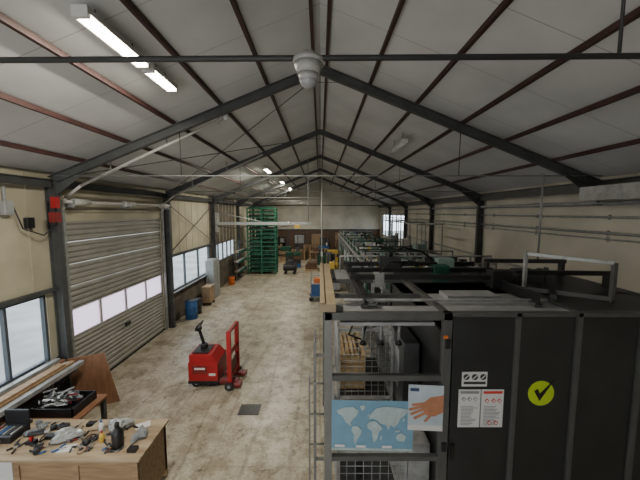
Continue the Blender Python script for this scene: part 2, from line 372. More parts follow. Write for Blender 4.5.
# ------------------------------------------------------------ benches left
b=B('workbench')
b.box(-4.95,-2.42,3.72,4.52,.865,.90,PLYB)
b.box(-4.15,-2.46,3.76,3.78,.10,.865,PLY); b.box(-2.48,-2.46,3.76,4.48,.10,.865,PLY)
b.box(-4.95,-4.15,3.74,4.48,.10,.86,WHITE)
for x in (-4.1,-3.3,-2.5): b.box(x-.04,x+.04,3.74,3.78,0,.86,PLY); b.box(x-.04,x+.04,4.42,4.49,0,.86,PINE)
b.box(-4.1,-2.5,3.738,3.76,.80,.86,PLY); b.box(-4.9,-4.8,3.75,4.45,0,.1,PINE)
b.done(.004)
TZ=.80
b=B('tool_table')
b.box(-5.3,-3.98,4.60,5.35,TZ-.04,TZ,BRPLY)
for x in (-5.25,-4.05):
    for y in (4.65,5.3): b.box(x-.035,x+.035,y-.035,y+.035,0,TZ-.04,STEEL)
b.box(-5.25,-4.0,4.63,4.66,TZ-.15,TZ-.04,STEEL); b.box(-5.25,-4.0,5.28,5.31,TZ-.15,TZ-.04,STEEL)
b.box(-5.2,-4.05,4.7,5.25,.30,.33,BRPLY); b.box(-5.1,-4.6,4.75,5.2,.33,.6,CARD)
b.done(.004)
b=B('tool_crate')
b.box(-4.98,-4.1,4.68,5.22,TZ+.002,TZ+.02,BLACK)
for a in ((-4.98,-4.96,4.68,5.22),(-4.12,-4.1,4.68,5.22),(-4.98,-4.1,4.68,4.70),(-4.98,-4.1,5.20,5.22)): b.box(*a,TZ+.02,TZ+.15,BLACK)
random.seed(4)
for i in range(90):
    x=random.uniform(-4.82,-4.25);y=random.uniform(4.78,5.12);a=random.uniform(0,3.1);l=random.uniform(.04,.12)
    m=random.choice([GALV,STEEL,BLACK,STEELL,WHITE,STEEL,BLACK,DARK,REDD,GALV,STEELL]); z=TZ+random.uniform(.06,.24)
    b.bar((x-l*math.cos(a),y-l*math.sin(a)*.6,z),(x+l*math.cos(a),y+l*math.sin(a)*.6,z+random.uniform(-.02,.04)),random.uniform(.012,.04),.02,m)
b.done()
b=B('profile_storage_rack')
for y in (2.6,4.0,5.75):
    b.box(-5.5,-5.45,y,y+.06,0,1.22,STEEL); b.box(-5.35,-5.31,y,y+.06,0,1.02,STEEL); b.box(-5.5,-4.9,y,y+.06,1.0,1.06,STEEL); b.bar((-5.33,y+.03,.7),(-4.95,y+.03,1.02),.04,.04,STEEL)
for i,(x0,x1,z0,z1,m,e) in enumerate([(-5.42,-5.3,1.06,1.15,BRPLY,6.0),(-5.28,-5.14,1.06,1.12,STEELL,5.95),(-5.12,-5.02,1.06,1.17,PLY,5.9),(-5.0,-4.9,1.06,1.14,GALV,5.98),
    (-5.42,-5.32,1.15,1.22,GALV,5.9),(-5.2,-5.05,1.17,1.21,PLY,5.7)]):
    b.box(x0,x1,2.4,e,z0,z1,m)
b.done(.003)
b=B('hardboard_sheet')
b.prism([(-5.13,6.02,.0),(-4.48,6.36,.0),(-4.76,6.36,1.12),(-5.33,6.06,1.12)],(.014,-.016,.0),BRPLY); b.done()

def bottle(name,x,y,z,r,h,m,cap):
    b=B(name); b.cyl((x,y,z),(x,y,z+h*.62),r,m,20); b.cyl((x,y,z+h*.62),(x,y,z+h*.82),r,m,20,r2=r*.4); b.cyl((x,y,z+h*.82),(x,y,z+h),r*.42,cap,16); return b.done(.003)
bottle('spray_bottle',-2.85,3.95,.90,.075,.36,BLACK,BLACK)
bottle('glue_bottle',-3.15,4.05,.90,.035,.16,YEL,RED)
bottle('aerosol_can',-3.3,4.25,.90,.035,.18,WHITE,BLUE)
def bag(name,x,y,z,sx,sy,sz,m,seed,jit=.22):
    random.seed(seed); b=B(name)
    r=bmesh.ops.create_icosphere(b.bm,subdivisions=3,radius=1)['verts']
    ph=[random.uniform(0,6.28) for _ in range(4)]
    for v in r:
        c=v.co.copy(); a=math.atan2(c.y,c.x)
        f=1+.25*math.sin(3*a+ph[0])+.15*math.sin(5*a+ph[1])+random.uniform(-jit,jit)*.6
        v.co=Vector((c.x*f,c.y*f,max(c.z*(1+random.uniform(-jit,jit)),-.7)))
    b._fin(r,Matrix.Translation((x,y,z+sz*.72))@Matrix.Diagonal((sx,sy,sz,1)),m,False); return b.done()
POLY=mat('polythene',(.36,.37,.36),.25,0,.4,9); LGREY=mat('cloth_grey',(.24,.26,.27),.9,0,.4,9); TCL=mat('cloth_tan',(.34,.27,.19),.9)
bag('plastic_bag',-3.72,4.12,.90,.17,.13,.07,POLY,1); bag('plastic_bag',-3.06,4.3,.90,.16,.12,.09,POLY,2); bag('work_cloth',-2.66,4.15,.90,.09,.14,.05,LGREY,3)
bag('work_cloth',-3.42,4.34,.90,.10,.08,.03,TCL,4); bag('plastic_bag',-4.3,4.18,.90,.08,.07,.04,LGREY,5)
def glove(x,y,z,a,m):
    b=B('work_glove'); 
    def P(u,v,w=0): return (x+u*math.cos(a)-v*math.sin(a),y+u*math.sin(a)+v*math.cos(a),z+w)
    b.ball(P(0,0,.02),.05,m,(1,1,.36),12); b.cyl(P(-.10,0,.037),P(-.03,0,.037),.036,m,12)
    for i,(v,l) in enumerate(((-.034,.085),(-.012,.10),(.012,.095),(.034,.07))): b.tube([P(.03,v,.018),P(.03+l*.6,v*1.2,.022),P(.03+l,v*1.3,.014)],.0115,m)
    b.tube([P(-.02,.035,.016),P(.02,.075,.02),P(.05,.085,.014)],.012,m); b.done()
glove(-4.0,4.32,.90,.6,BLACK); glove(-3.92,3.88,.90,2.2,BLACK); glove(-4.32,4.36,.90,-.5,LGREY); glove(-3.3,4.05,.90,1.2,BLACK)
b=B('black_tool_case'); b.box(-4.78,-4.42,4.0,4.3,.90,1.0,BLACK); b.box(-4.78,-4.42,4.28,4.31,1.0,1.22,BLACK); b.box(-4.66,-4.54,3.98,4.0,.93,.97,STEEL)
for i in range(6): b.cyl((-4.74+i*.055,4.05,1.005),(-4.74+i*.055,4.22,1.005),.014,[REDD,GALV,BLUE,GALV,STEEL,GALV][i],8)
b.done(.006)
b=B('cordless_drill'); b.cyl((-4.15,4.0,1.05),(-3.97,4.05,1.05),.035,BLACK); b.cyl((-3.97,4.05,1.05),(-3.91,4.067,1.05),.02,STEELL); b.bar((-4.12,4.01,1.03),(-4.13,4.01,.95),.04,.035,RED); b.box(-4.19,-4.07,3.97,4.05,.90,.95,BLACK); b.done(.003)
for s,(cx,cy) in enumerate(((-3.6,4.0),(-4.2,4.15))):
    b=B('power_cable')
    pts=[(cx+.6*t+.12*math.sin(t*9+s),cy+.13*math.cos(t*11+s)+.1*t,.908) for t in [i/24 for i in range(25)]]
    b.tube(pts,.008,BLACK,6); b.done()
b=B('hand_tools')
random.seed(9)
for i in range(60):
    x=random.uniform(-4.35,-2.75);y=random.uniform(3.8,4.45);a=random.uniform(0,3.1);l=random.uniform(.05,.10);m=random.choice([REDD,BLACK,BLUE,BLACK,BLACK,DARK,STEEL,BLACK])
    p=Vector((x,y,.913));d=Vector((math.cos(a),math.sin(a),0))
    if 3.76<y<4.4: b.cyl(p,p+d*l,.013,m,8); b.cyl(p+d*l,p+d*l*2,.006,GALV,6)
for x,y in ((-4.6,4.42),(-3.55,4.38),(-2.6,3.88),(-3.95,4.12)): b.box(x-.06,x+.06,y-.04,y+.04,.90,.95,BLACK)
b.done()
b=B('paper_sheets'); 
for x,y,a in ((-3.55,3.92,.2),(-4.65,3.86,-.3),(-2.75,4.38,.5)):
    b.box(x-.1,x+.1,y-.07,y+.07,.901,.904,PAPER,Matrix.Rotation(a,4,'Z'))
b.done()
b=B('tape_roll'); b.cyl((-3.3,3.86,.90),(-3.3,3.86,.94),.05,CARD,24); b.cyl((-3.3,3.86,.94),(-3.3,3.86,.942),.03,BLACK,20); b.done()

b=B('emergency_switch_box'); b.box(XL+.24,XL+.34,5.95,6.05,4.28,4.5,RED); b.box(XL+.23,XL+.36,5.9,6.04,4.0,4.2,REDD)
b.tube([(XL+.3,6.0,4.28),(XL+.3,5.97,3.95),(XL+.2,5.8,3.75),(XL+.1,5.5,3.9),(XL+.06,5.4,4.3)],.012,BLACK); b.done()
b=B('control_box'); b.box(XL+.02,XL+.12,5.2,5.36,4.15,4.4,STEELL); b.box(XL+.02,XL+.1,5.6,5.75,3.9,4.1,BLACK); b.box(XL+.02,XL+.06,5.26,5.30,4.4,4.65,GALV); b.done(.01)

def drum(name,x,y,r,h,m):
    b=B(name); b.cyl((x,y,0),(x,y,h),r,m,24)
    for z in (0.01,h*.33,h*.66,h-.03): b.cyl((x,y,z),(x,y,z+.03),r+.015,m,24)
    b.cyl((x,y,h),(x,y,h+.02),r*.9,BLACK,20); b.done()
drum('blue_barrel',-5.1,11.6,.22,.72,BLUE); drum('dark_barrel',-5.15,12.2,.2,.6,DARK)
drum('orange_barrel',-5.15,17.2,.17,.5,ORG)
b=B('trolley_bin'); b.box(-5.3,-4.95,13.2,13.8,.12,.8,CARD); b.box(-5.32,-4.93,13.18,13.82,.8,.85,CARD)
for y in (13.28,13.72): b.cyl((-4.98,y-.02,.06),(-4.98,y+.02,.06),.06,RUB); b.cyl((-5.26,y-.02,.06),(-5.26,y+.02,.06),.06,RUB)
b.tube([(-4.95,13.3,.8),(-4.85,13.3,.95),(-4.85,13.7,.95),(-4.95,13.7,.8)],.015,GALV); b.done(.01)
b=B('wall_cabinet'); b.box(-5.5,-5.1,14.2,15.0,0,1.9,STEELL); b.box(-5.1,-5.08,14.22,14.59,.05,1.85,GALV); b.box(-5.1,-5.08,14.61,14.98,.05,1.85,GALV); b.done(.01)
def pallet(b,x,y,z,m,sx=1.2,sy=1.0):
    for i in range(5): b.box(x-sx/2+i*(sx-.1)/4,x-sx/2+i*(sx-.1)/4+.1,y-sy/2,y+sy/2,z+.12,z+.144,m)
    for yy in (-sy/2,-.05,sy/2-.1): b.box(x-sx/2,x+sx/2,y+yy,y+yy+.1,z+.10,z+.12,m); b.box(x-sx/2,x+sx/2,y+yy,y+yy+.1,z,z+.02,m)
    for xx in (-sx/2,-.07,sx/2-.14):
        for yy in (-sy/2,-.05,sy/2-.1): b.box(x+xx,x+xx+.14,y+yy,y+yy+.1,z+.02,z+.10,m)
def grack(xa,xb,ya,yb,h,seed,p):
    random.seed(seed); b=B('green_storage_rack'); n=2
    xs_=[xa,(xa+xb)/2,xb]
    for x in xs_:
        for y in (ya,yb): b.box(x-.04,x+.04,y-.04,y+.04,0,h,GREEN)
    z=.2
    while z<h-.05:
        for y in (ya,yb): b.box(xa,xb,y-.02,y+.02,z,z+.06,GREEN)
        for x in xs_: b.box(x-.03,x+.03,ya,yb,z,z+.05,GREEN)
        for i in range(6): x=xa+.06+i*(xb-xa-.2)/5; b.box(x,x+.1,ya,yb,z+.06,z+.075,GREEND)
        for k in range(2):
            xc=(xs_[k]+xs_[k+1])/2
            if random.random()<p: b.box(xc-.40,xc+.40,ya+.12,yb-.1,z+.08,z+random.uniform(.14,.20),random.choice([GREEND,GREEN,DARK,GREEND,GREEND]))
        z+=.28
    b.done()
grack(-4.85,-3.0,20.05,20.9,4.5,5,.8); grack(-4.6,-3.2,21.7,22.4,4.0,6,.7)
for x,y,n in ((-1.9,26.5,6),(-.9,27.6,8),(-4.7,24.6,10)):
    b=B('wooden_pallet_stack')
    for i in range(n): pallet(b,x,y,i*.148,PLY)
    b.done()
b=B('crate_pile')
random.seed(8)
for i in range(8):
    x=[-2.35,-1.75][i%2]; k=i//2
    b.box(x-.27,x+.27,22.6,23.0,k*.3,k*.3+.27,random.choice([GREEND,DARK,BLUE,GREEND,GREEN,BROWN]))
b.done(.01)
b=B('long_goods_rack')
for y in (18.4,19.3): 
    b.box(-5.35,-5.25,y,y+.08,0,2.4,STEEL)
    for z in (.5,1.1,1.7,2.3): b.box(-5.25,-4.75,y,y+.08,z,z+.05,STEEL)
for z in (.55,1.15,1.75): 
    for k in range(3): b.box(-5.2+k*.15,-5.1+k*.15,18.0,19.6,z,z+.06+.02*k,[PLY,GALV,GREEND][k])
b.done()
# dark compressor-like unit and bins beside the racks
b=B('air_compressor')
b.cyl((-2.5,20.3,.45),(-1.6,20.3,.45),.25,STEELD,24); b.box(-2.35,-1.85,20.15,20.45,.70,.95,DARK); b.cyl((-2.25,20.3,.95),(-2.25,20.3,1.1),.08,BLACK)
b.cyl((-1.8,20.15,.85),(-1.8,20.10,.85),.16,BLACK,20)
for x in (-2.35,-1.75):
    for y in (20.12,20.48): b.cyl((x,y-.03,.1),(x,y+.03,.1),.1,RUB); b.bar((x,y,.1),(x,y,.35),.04,.04,DARK)
b.done(.006)
def shelf(name,x0,x1,y,h,seed):
    random.seed(seed); b=B(name)
    for x in (x0,x1):
        for yy in (y,y+.6): b.box(x-.03,x+.03,yy-.03,yy+.03,0,h,STEEL)
    n=int(h/.6)
    for k in range(n+1):
        z=.15+k*.58
        if z>h: break
        b.box(x0,x1,y,y+.6,z,z+.03,STEEL)
        x=x0+.08
        while x<x1-.3:
            w=random.uniform(.2,.4)
            if random.random()<.85: b.box(x,x+w,y+.05,y+.5,z+.03,z+.03+random.uniform(.15,.45),random.choice([CARD,GALV,BLUE,YEL,DARK,BROWN,CARD,GREEND]))
            x+=w+.04
    b.done()
shelf('parts_shelving',-5.3,-3.2,28.2,2.2,3); shelf('parts_shelving',3.2,4.8,28.2,2.2,8)
def cartons(x,y,seed,n=5):
    random.seed(seed); b=B('carton_stack'); z=0
    b.box(x-.5,x+.5,y-.4,y+.4,0,.13,PINE); z=.13
    for i in range(n): 
        h=random.uniform(.18,.35); b.box(x-random.uniform(.3,.48),x+random.uniform(.3,.48),y-.35,y+.35,z,z+h,random.choice([CARD,CARD,BROWN,YEL,GREEND])); z+=h
    b.done(.01)
cartons(-2.9,25.3,2,4); cartons(.9,22.6,3,5); cartons(-.6,21.5,6,2)
b=B('joinery_bench')
b.box(-.9,1.1,24.9,25.6,.82,.9,PLY)
for x in (-.85,1.0):
    for y in (24.95,25.5): b.box(x,x+.08,y,y+.08,0,.82,PLY)
b.box(-.85,1.05,25.0,25.5,.25,.3,PLY); b.box(-.6,-.1,25,25.4,.9,1.25,BROWN); b.box(.2,.7,25.1,25.4,.9,1.1,YEL)
b.done(.01)
b=B('jib_crane')
b.box(XL+.24,-.5,15.24,15.36,3.58,3.70,STEELL); b.box(XL+.24,-.5,15.2,15.4,3.56,3.58,STEELL)
b.box(XL+.24,XL+.36,15.2,15.4,3.2,4.2,STEELL); b.cyl((XL+.3,15.3,4.2),(-3.0,15.3,3.72),.02,STEELL)
b.box(-1.3,-1.0,15.2,15.4,3.4,3.56,YEL); b.cyl((-1.15,15.3,3.4),(-1.15,15.3,2.4),.012,BLACK); b.box(-1.22,-1.08,15.25,15.35,2.2,2.4,BLACK)
b.tube([(XL+.3,15.3,3.5),(-4.4,15.3,3.38),(-3.5,15.3,3.5),(-2.6,15.3,3.38),(-1.6,15.3,3.5)],.015,BLACK)
b.cyl((-.6,15.3,3.7),(-.6,15.3,rz(.6)-.1),.02,STEELL)
b.done()
b=B('blue_trolley')
b.box(-.45,.2,13.8,14.7,.25,.31,BLUE); b.box(-.4,.15,13.9,14.6,.31,.8,BLUE); b.box(-.42,.17,13.88,14.62,.8,.84,STEELL)
for x in (-.42,.17):
    for y in (13.85,14.65): b.cyl((x,y-.03,.1),(x,y+.03,.1),.1,RUB); b.cyl((x,y,.1),(x,y,1.25),.02,GALV)
b.tube([(-.42,13.85,1.25),(.17,13.85,1.25)],.02,GALV); b.tube([(-.42,14.65,1.25),(.17,14.65,1.25)],.02,GALV)
b.box(-.3,0,14.0,14.3,.84,1.05,ORG); b.done(.008)
def machine(name,x,y,w,d,h,m1,m2):
    b=B(name); b.box(x,x+w,y,y+d,.08,h*.6,m1); b.box(x+.1*w,x+.55*w,y+.1*d,y+.9*d,h*.6,h,m2); b.box(x+.65*w,x+.9*w,y+.05*d,y+.3*d,h*.6,h*.8,DARK)
    b.box(x+.7*w,x+.85*w,y+.03*d,y+.05*d,h*.62,h*.75,WHITE); b.cyl((x+.75*w,y+.6*d,h*.6),(x+.75*w,y+.6*d,h*.95),.12,m2)
    for xx in (x+.05,x+w-.05):
        for yy in (y+.05,y+d-.05): b.cyl((xx,yy,0),(xx,yy,.08),.04,BLACK)
    b.done(.01)
machine('woodworking_machine',1.3,25.9,1.5,1.2,1.7,DARK,BROWN); machine('woodworking_machine',-.2,23.4,1.0,.9,1.3,GREEND,DARK); machine('packing_machine',3.1,26.5,1.6,1.2,2.1,GALV,DARK)
machine('electric_cabinet',.35,17.5,.6,.8,1.8,YEL,STEEL); machine('electric_cabinet',.45,15.6,.6,.8,1.5,STEELL,YEL); machine('wrapping_machine',-.1,26.6,.9,.8,2.0,BLUE,DARK)

# ------------------------------------------------------------ machine line on the right
b=B('sorting_conveyor_line')
Y0,Y1=6.7,23.5
for x in (1.45,2.5,3.6):
    b.box(x-.04,x+.04,Y0,Y1,2.42,2.52,ALU if x<2 else STEELL); b.box(x-.03,x+.03,Y0,Y1,1.3,1.38,STEEL)
y=Y0
while y<Y1:
    for x in (1.45,2.5,3.6): b.box(x-.04,x+.04,y,y+.08,0,2.45,STEELL)
    b.box(1.45,3.6,y,y+.06,2.36,2.42,STEELL); b.box(1.45,3.6,y,y+.06,1.3,1.36,STEEL); y+=1.35
b.box(1.55,2.4,Y0,Y1,2.46,2.5,BELT); b.box(2.6,3.5,Y0,Y1,2.40,2.44,STEEL)
b.box(1.42,1.47,Y0,Y1,.3,1.25,DARK); b.box(1.5,3.5,Y0,Y1,1.32,1.36,DARK)
y=Y0+.1
while y<Y1-.1: b.cyl((2.54,y,2.46),(3.54,y,2.46),.024,ALU,8); y+=.14
y=Y0+.12
random.seed(11)
PAL=[WHITE,ALU,GREEN,GREEND,STEELL,STEELL,TEAL,GREEND,WHITE,ALU,TEAL,BLACK,GALV,GALV,PIPEW,GREEN,WHITE,STEELL,STEEL,DARK]
PAL2=PAL+[YEL]
while y<Y1-.5:
    for (xa,xb,zt) in ((1.58,2.38,2.5),(2.62,3.5,2.485)):
        for q in range(3):
            x=random.uniform(xa+.12,xb-.12); w=random.uniform(.04,.17); h=random.uniform(.04,.28); l=random.uniform(.06,.28)
            k=random.random(); m=random.choice(PAL2); x0=max(xa,x-w); x1=min(xb,x+w)
            if k<.40: b.box(x0,x1,y,y+l,zt,zt+h,m)
            elif k<.60: b.cyl((x,y+l/2,zt),(x,y+l/2,zt+h),min(.07,w*.7),m,12)
            elif k<.80: b.cyl((x0,y+.08,zt+.1),(x1,y+.08,zt+.1),.04,m,12); b.box(x0,x0+.02,y+.03,y+.13,zt,zt+.12,STEEL); b.box(x1-.02,x1,y+.03,y+.13,zt,zt+.12,STEEL)
            else: b.prism([(x0,y,zt),(x0,y+l,zt),(x0,y+l,zt+h)],(x1-x0,0,0),m)
    if random.random()<.7: b.box(1.40,1.43,y,y+.25,1.5,1.5+random.uniform(.2,.7),random.choice([STEELL,TEAL,GREEND,GREEN,STEEL,WHITE,DARK]))
    if random.random()<.22:
        h=random.uniform(.25,.42); m=random.choice([ALU,STEELL,GREEND,STEEL])
        for x in (1.5,3.55): b.box(x-.02,x+.02,y,y+.04,2.52,2.52+h,m)
        b.box(1.5,3.55,y,y+.04,2.5+h,2.54+h,m); b.box(2.0,2.3,y-.05,y+.15,2.35+h,2.5+h,random.choice([BLACK,WHITE,TEAL]))
        b.tube([(2.15,y,2.5+h),(2.3,y+.2,2.65+h),(2.6,y+.5,2.55+h),(2.9,y+.7,2.5)],.014,BLACK)
    y+=.3
for i in range(26): b.cyl((1.42,Y0+.3+i*.62,2.44),(1.38,Y0+.3+i*.62,2.44),.035,BLACK,10)
for x in (1.5,2.45): b.tube([(x,Y0,2.72),(x,Y1,2.72)],.013,ALU)
for i in range(12):
    yy=Y0+.1+i*1.35; b.cyl((1.5,yy,2.5),(1.5,yy,2.72),.012,ALU,6); b.cyl((2.45,yy,2.5),(2.45,yy,2.72),.012,ALU,6)
b.done()
b=B('glass_test_cabinet')
for k,y in enumerate((12.5,15.0,17.5)):
    for x in (4.05,5.1):
        for yy in (y,y+2.0): b.box(x-.02,x+.02,yy-.02,yy+.02,0,3.7,GALV)
    for z in (1.0,2.4,3.67): b.box(4.05,5.1,y-.02,y+.02,z,z+.04,GALV); b.box(4.03,4.07,y,y+2,z,z+.04,GALV); b.box(5.08,5.12,y,y+2,z,z+.04,GALV); b.box(4.05,5.1,y+1.98,y+2.02,z,z+.04,GALV)
    b.box(4.1,5.05,y+.05,y+1.95,0.05,2.4,DARK)
    b.box(4.2,4.6,y+.3,y+1.0,2.4,2.8,[TEAL,WHITE,STEELL][k]); b.cyl((4.8,y+1.2,2.4),(4.8,y+1.2,2.9),.12,STEELL)
b.done()
b=B('transfer_machine')
b.box(3.9,5.3,7.0,11.8,0,2.2,DARK); b.box(3.85,5.35,6.95,11.85,2.2,2.27,GALV)
for y in (7.2,8.7,10.2,11.6):
    b.box(4.0,4.05,y,y+.05,2.27,2.7,GALV); b.box(5.15,5.20,y,y+.05,2.27,2.7,GALV); b.box(4.0,5.20,y,y+.05,2.66,2.71,GALV)
b.box(4.0,4.05,7.2,11.66,2.66,2.71,GALV)
random.seed(21); y=7.1
while y<11.4:
    for q in range(3):
        x=random.uniform(4.15,5.0); b.box(x-.1,x+.1,y,y+random.uniform(.12,.3),2.27,2.27+random.uniform(.06,.32),random.choice(PAL))
    x=random.uniform(4.2,4.9); b.cyl((x,y+.35,2.27),(x,y+.35,2.27+random.uniform(.1,.4)),.05,random.choice(PAL),12); y+=.38
b.done(.006)
# ------------------------------------------------------------ machine enclosure (foreground right)
F=3.4; T=3.03
b=B('machine_enclosure')
XRt=4.6
def post(x,y,w=.1,z0=0,z1=T,m=None): b.box(x-w/2,x+w/2,y-.04,y+.04,z0,z1,m or FRAME)
FRL=mat('enclosure_post_light',(.20,.20,.185),.45,.2,.2,5)
post(.10,F+.04,.09,m=FRL); post(1.50,F+.04,.10)
b.box(.05,1.55,F,F+.08,T-.09,T,FRAME)
b.box(.14,1.46,F+.01,F+.07,2.19,2.26,FRAME)
b.box(.14,1.46,F+.01,F+.07,1.16,1.22,FRAME); b.box(.14,1.46,F+.01,F+.07,.05,.12,FRAME)
xs=[1.55,2.33,3.05,3.8,XRt]
for i in range(4):
    b.box(xs[i]+.03,xs[i+1]-.03,F+.03,F+.06,.1,T-.06,PANEL)
    b.box(xs[i+1]-.03,xs[i+1]+.03,F,F+.08,0,T,FRAME)
b.box(1.55,XRt,F,F+.08,T-.05,T+.0,FRAME); b.box(1.55,XRt,F,F+.08,0.02,.12,FRAME)
b.box(1.50,1.54,F+.08,6.1,0.1,T-.3,PANEL)
for x in (.10,1.5,3.05,XRt):
    b.box(x-.04,x+.04,F+.08,6.2,T-.08,T,FRAME); post(x,6.2,.08)
for y in (4.3,5.25,6.2): b.box(.1,XRt,y-.03,y+.03,T-.08,T-.02,FRAME)
b.box(.06,.14,F+.1,6.2,1.16,1.22,FRAME); post(.10,4.7,.06)
b.box(.0,.19,F+.02,6.2,T,T+.10,TAN); b.box(.0,.06,F+.02,6.2,T+.10,T+.12,TAN)
b.box(1.56,3.0,F+.1,4.25,T-.03,T-.005,STEELL); b.box(3.1,XRt,F+.1,6.1,T-.05,T-.02,DARK); b.box(1.6,3.0,5.3,6.1,T-.05,T-.03,DARK)
b.box(.2,1.45,5.3,6.15,T-.04,T-.02,STEELL)
b.box(XRt-.03,XRt,F,6.2,0,T,PANEL); b.box(1.55,XRt,6.16,6.2,0,T-.1,PANEL)
b.box(.2,1.45,F+.12,F+.35,T-.05,T-.02,STEELL)
b.box(1.58,1.62,F-.03,F,1.2,1.4,BLACK)
for z in (2.6,1.3): b.box(1.47,1.53,F-.015,F,z,z+.12,BLACK)
b.box(1.45,1.50,F-.01,F+.01,2.72,2.76,ORG)
b.done(.004)
b=B('gantry_rails')
for x in (.55,2.7): b.ibeam((x,3.6,T+.10),(x,6.1,T+.10),.08,.12,BLACK)
for y in (4.45,5.0,5.6): b.bar((.45,y,T+.2),(2.9,y,T+.2),.09,.07,BLACK)
b.box(1.1,1.5,5.5,5.7,T+.1,T+.34,DARK); b.cyl((1.3,5.6,T+.3),(1.3,5.6,T+.4),.07,BLACK)
b.box(2.55,2.85,4.36,4.54,T+.04,T+.3,BLACK); b.cyl((2.95,4.45,T+.16),(2.75,4.45,T+.16),.08,BLACK)
b.box(1.9,2.15,4.9,5.1,T+.02,T+.28,GREEND); b.box(.82,.96,4.40,4.53,T+.05,T+.26,GALV); b.box(2.2,2.5,5.52,5.7,T+.1,T+.3,TEAL)
for x in (.55,2.7):
    for y in (3.65,6.05): b.box(x-.05,x+.05,y-.04,y+.04,T+.0,T+.05,FRAME)
b.cyl((.3,3.75,T+.05),(2.9,3.75,T+.05),.02,GALV); b.cyl((.4,5.9,T+.30),(3.4,5.9,T+.30),.018,GALV)
for x in (.4,3.4): b.cyl((x,5.9,T-.02),(x,5.9,T+.30),.014,GALV)
b.bar((3.1,3.9,T+.04),(4.5,5.9,T+.04),.08,.08,BLACK)
b.bar((3.1,4.7,T+.22),(4.55,4.6,T+.22),.06,.07,BLACK); b.bar((3.1,5.6,T+.26),(4.55,5.5,T+.26),.06,.07,DARK)
for x in (3.12,4.52): b.box(x-.03,x+.03,4.6,4.7,T-.02,T+.2,DARK); b.box(x-.03,x+.03,5.5,5.6,T-.02,T+.24,DARK)
b.box(1.7,2.4,3.9,4.2,T,T+.06,STEELL); b.box(3.4,3.7,4.9,5.3,T-.02,T+.18,STEEL)
b.tube([(1.3,5.6,T+.4),(1.6,5.7,T+.5),(2.0,5.8,T+.4),(2.4,5.9,T+.1)],.02,BLACK)
b.tube([(.9,4.45,T+.26),(1.1,4.6,T+.40),(1.5,4.9,T+.36),(1.9,5.0,T+.28)],.014,BLACK)
b.done(.004)
b=B('aluminium_guard_frame')
p,q=Vector((3.0,4.33,T)),Vector((3.78,3.8,T))
b.bar(p,p+Vector((0,0,.6)),.045,.045,GALV); b.bar(q,q+Vector((0,0,.52)),.05,.05,FRAME); b.bar(p+Vector((0,0,.57)),q+Vector((0,0,.52)),.035,.05,GALV)
b.bar(p+Vector((-.05,.04,.05)),q+Vector((.0,.0,.05)),.04,.06,FRAME)
b.done(.004)
b=B('vacuum_gripper_head')
b.box(.5,1.2,4.0,4.1,2.66,2.74,DARK)
for x in (.6,.85,1.1): b.cyl((x,4.05,2.66),(x,4.05,2.42),.02,GALV); b.cyl((x,4.05,2.36),(x,4.05,2.42),.05,BLACK,16,r2=.02)
b.box(.8,.9,4.0,4.1,2.74,2.94,DARK)
b.tube([(.5,4.05,2.74),(.4,4.05,2.5),(.6,4.1,2.4),(.7,4.2,2.7),(.9,4.2,2.9)],.012,BLACK)
b.box(.25,1.4,3.55,3.62,2.82,2.86,STEELL)
b.done()
def cage(name,x0,x1,y0,y1,z0,z1,st=.1):
    b=B(name)
    for x in (x0,x1):
        for y in (y0,y1): b.box(x-.02,x+.02,y-.02,y+.02,max(0,z0-.12),z1,GALV)
    for z in (z0,z1):
        for y in (y0,y1): b.box(x0,x1,y-.02,y+.02,z-.02,z+.02,GALV)
        for x in (x0,x1): b.box(x-.02,x+.02,y0,y1,z-.02,z+.02,GALV)
    n=int((x1-x0)/st)
    for i in range(1,n):
        x=x0+(x1-x0)*i/n
        for y in (y0,y1): b.cyl((x,y,z0),(x,y,z1),.005,GALV,5)
    n=int((y1-y0)/st)
    for i in range(1,n):
        y=y0+(y1-y0)*i/n
        for x in (x0,x1): b.cyl((x,y,z0),(x,y,z1),.005,GALV,5)
    n=int((z1-z0)/st)
    for i in range(1,n):
        z=z0+(z1-z0)*i/n
        for y in (y0,y1): b.cyl((x0,y,z),(x1,y,z),.005,GALV,5)
        for x in (x0,x1): b.cyl((x,y0,z),(x,y1,z),.005,GALV,5)
    b.box(x0,x1,y0,y1,z0-.02,z0,DARK)
    return b.done()
cage('wire_mesh_pallet_box',.25,1.15,3.75,4.6,.15,1.0); cage('wire_mesh_pallet_box',.25,1.15,4.9,5.9,.15,1.05)
cage('wire_mesh_basket',.3,1.15,4.6,5.9,1.22,2.35)
b=B('wooden_pallet_stack')
for i in range(4): pallet(b,.55,5.25,1.24+i*.148,PINE,.42,.9)
b.done()
b=B('infeed_unit'); b.box(1.18,1.46,3.7,6.0,0,1.15,GALV); b.box(1.22,1.45,4.2,5.9,1.15,2.3,STEEL); b.box(1.2,1.22,4.4,5.0,1.5,2.1,STEELL); b.done(.01)
b=B('access_ladder')
for y in (3.55,3.95): b.box(-.08,-.05,y,y+.03,0,2.6,FRL)
z=.25
while z<2.5: b.cyl((-.065,3.56,z),(-.065,3.97,z),.014,FRL,8); z+=.28
for z in (2.4,1.0): b.box(-.06,.05,3.6,3.63,z,z+.03,FRL)
b.box(-.14,-.12,3.5,3.53,0,2.2,FRL); b.cyl((-.13,3.515,2.1),(.05,3.515,2.1),.012,FRL); b.cyl((-.13,3.515,1.3),(.05,3.515,1.3),.012,FRL); b.cyl((-.13,3.515,1.7),(.05,3.515,1.7),.012,FRL)
b.done()
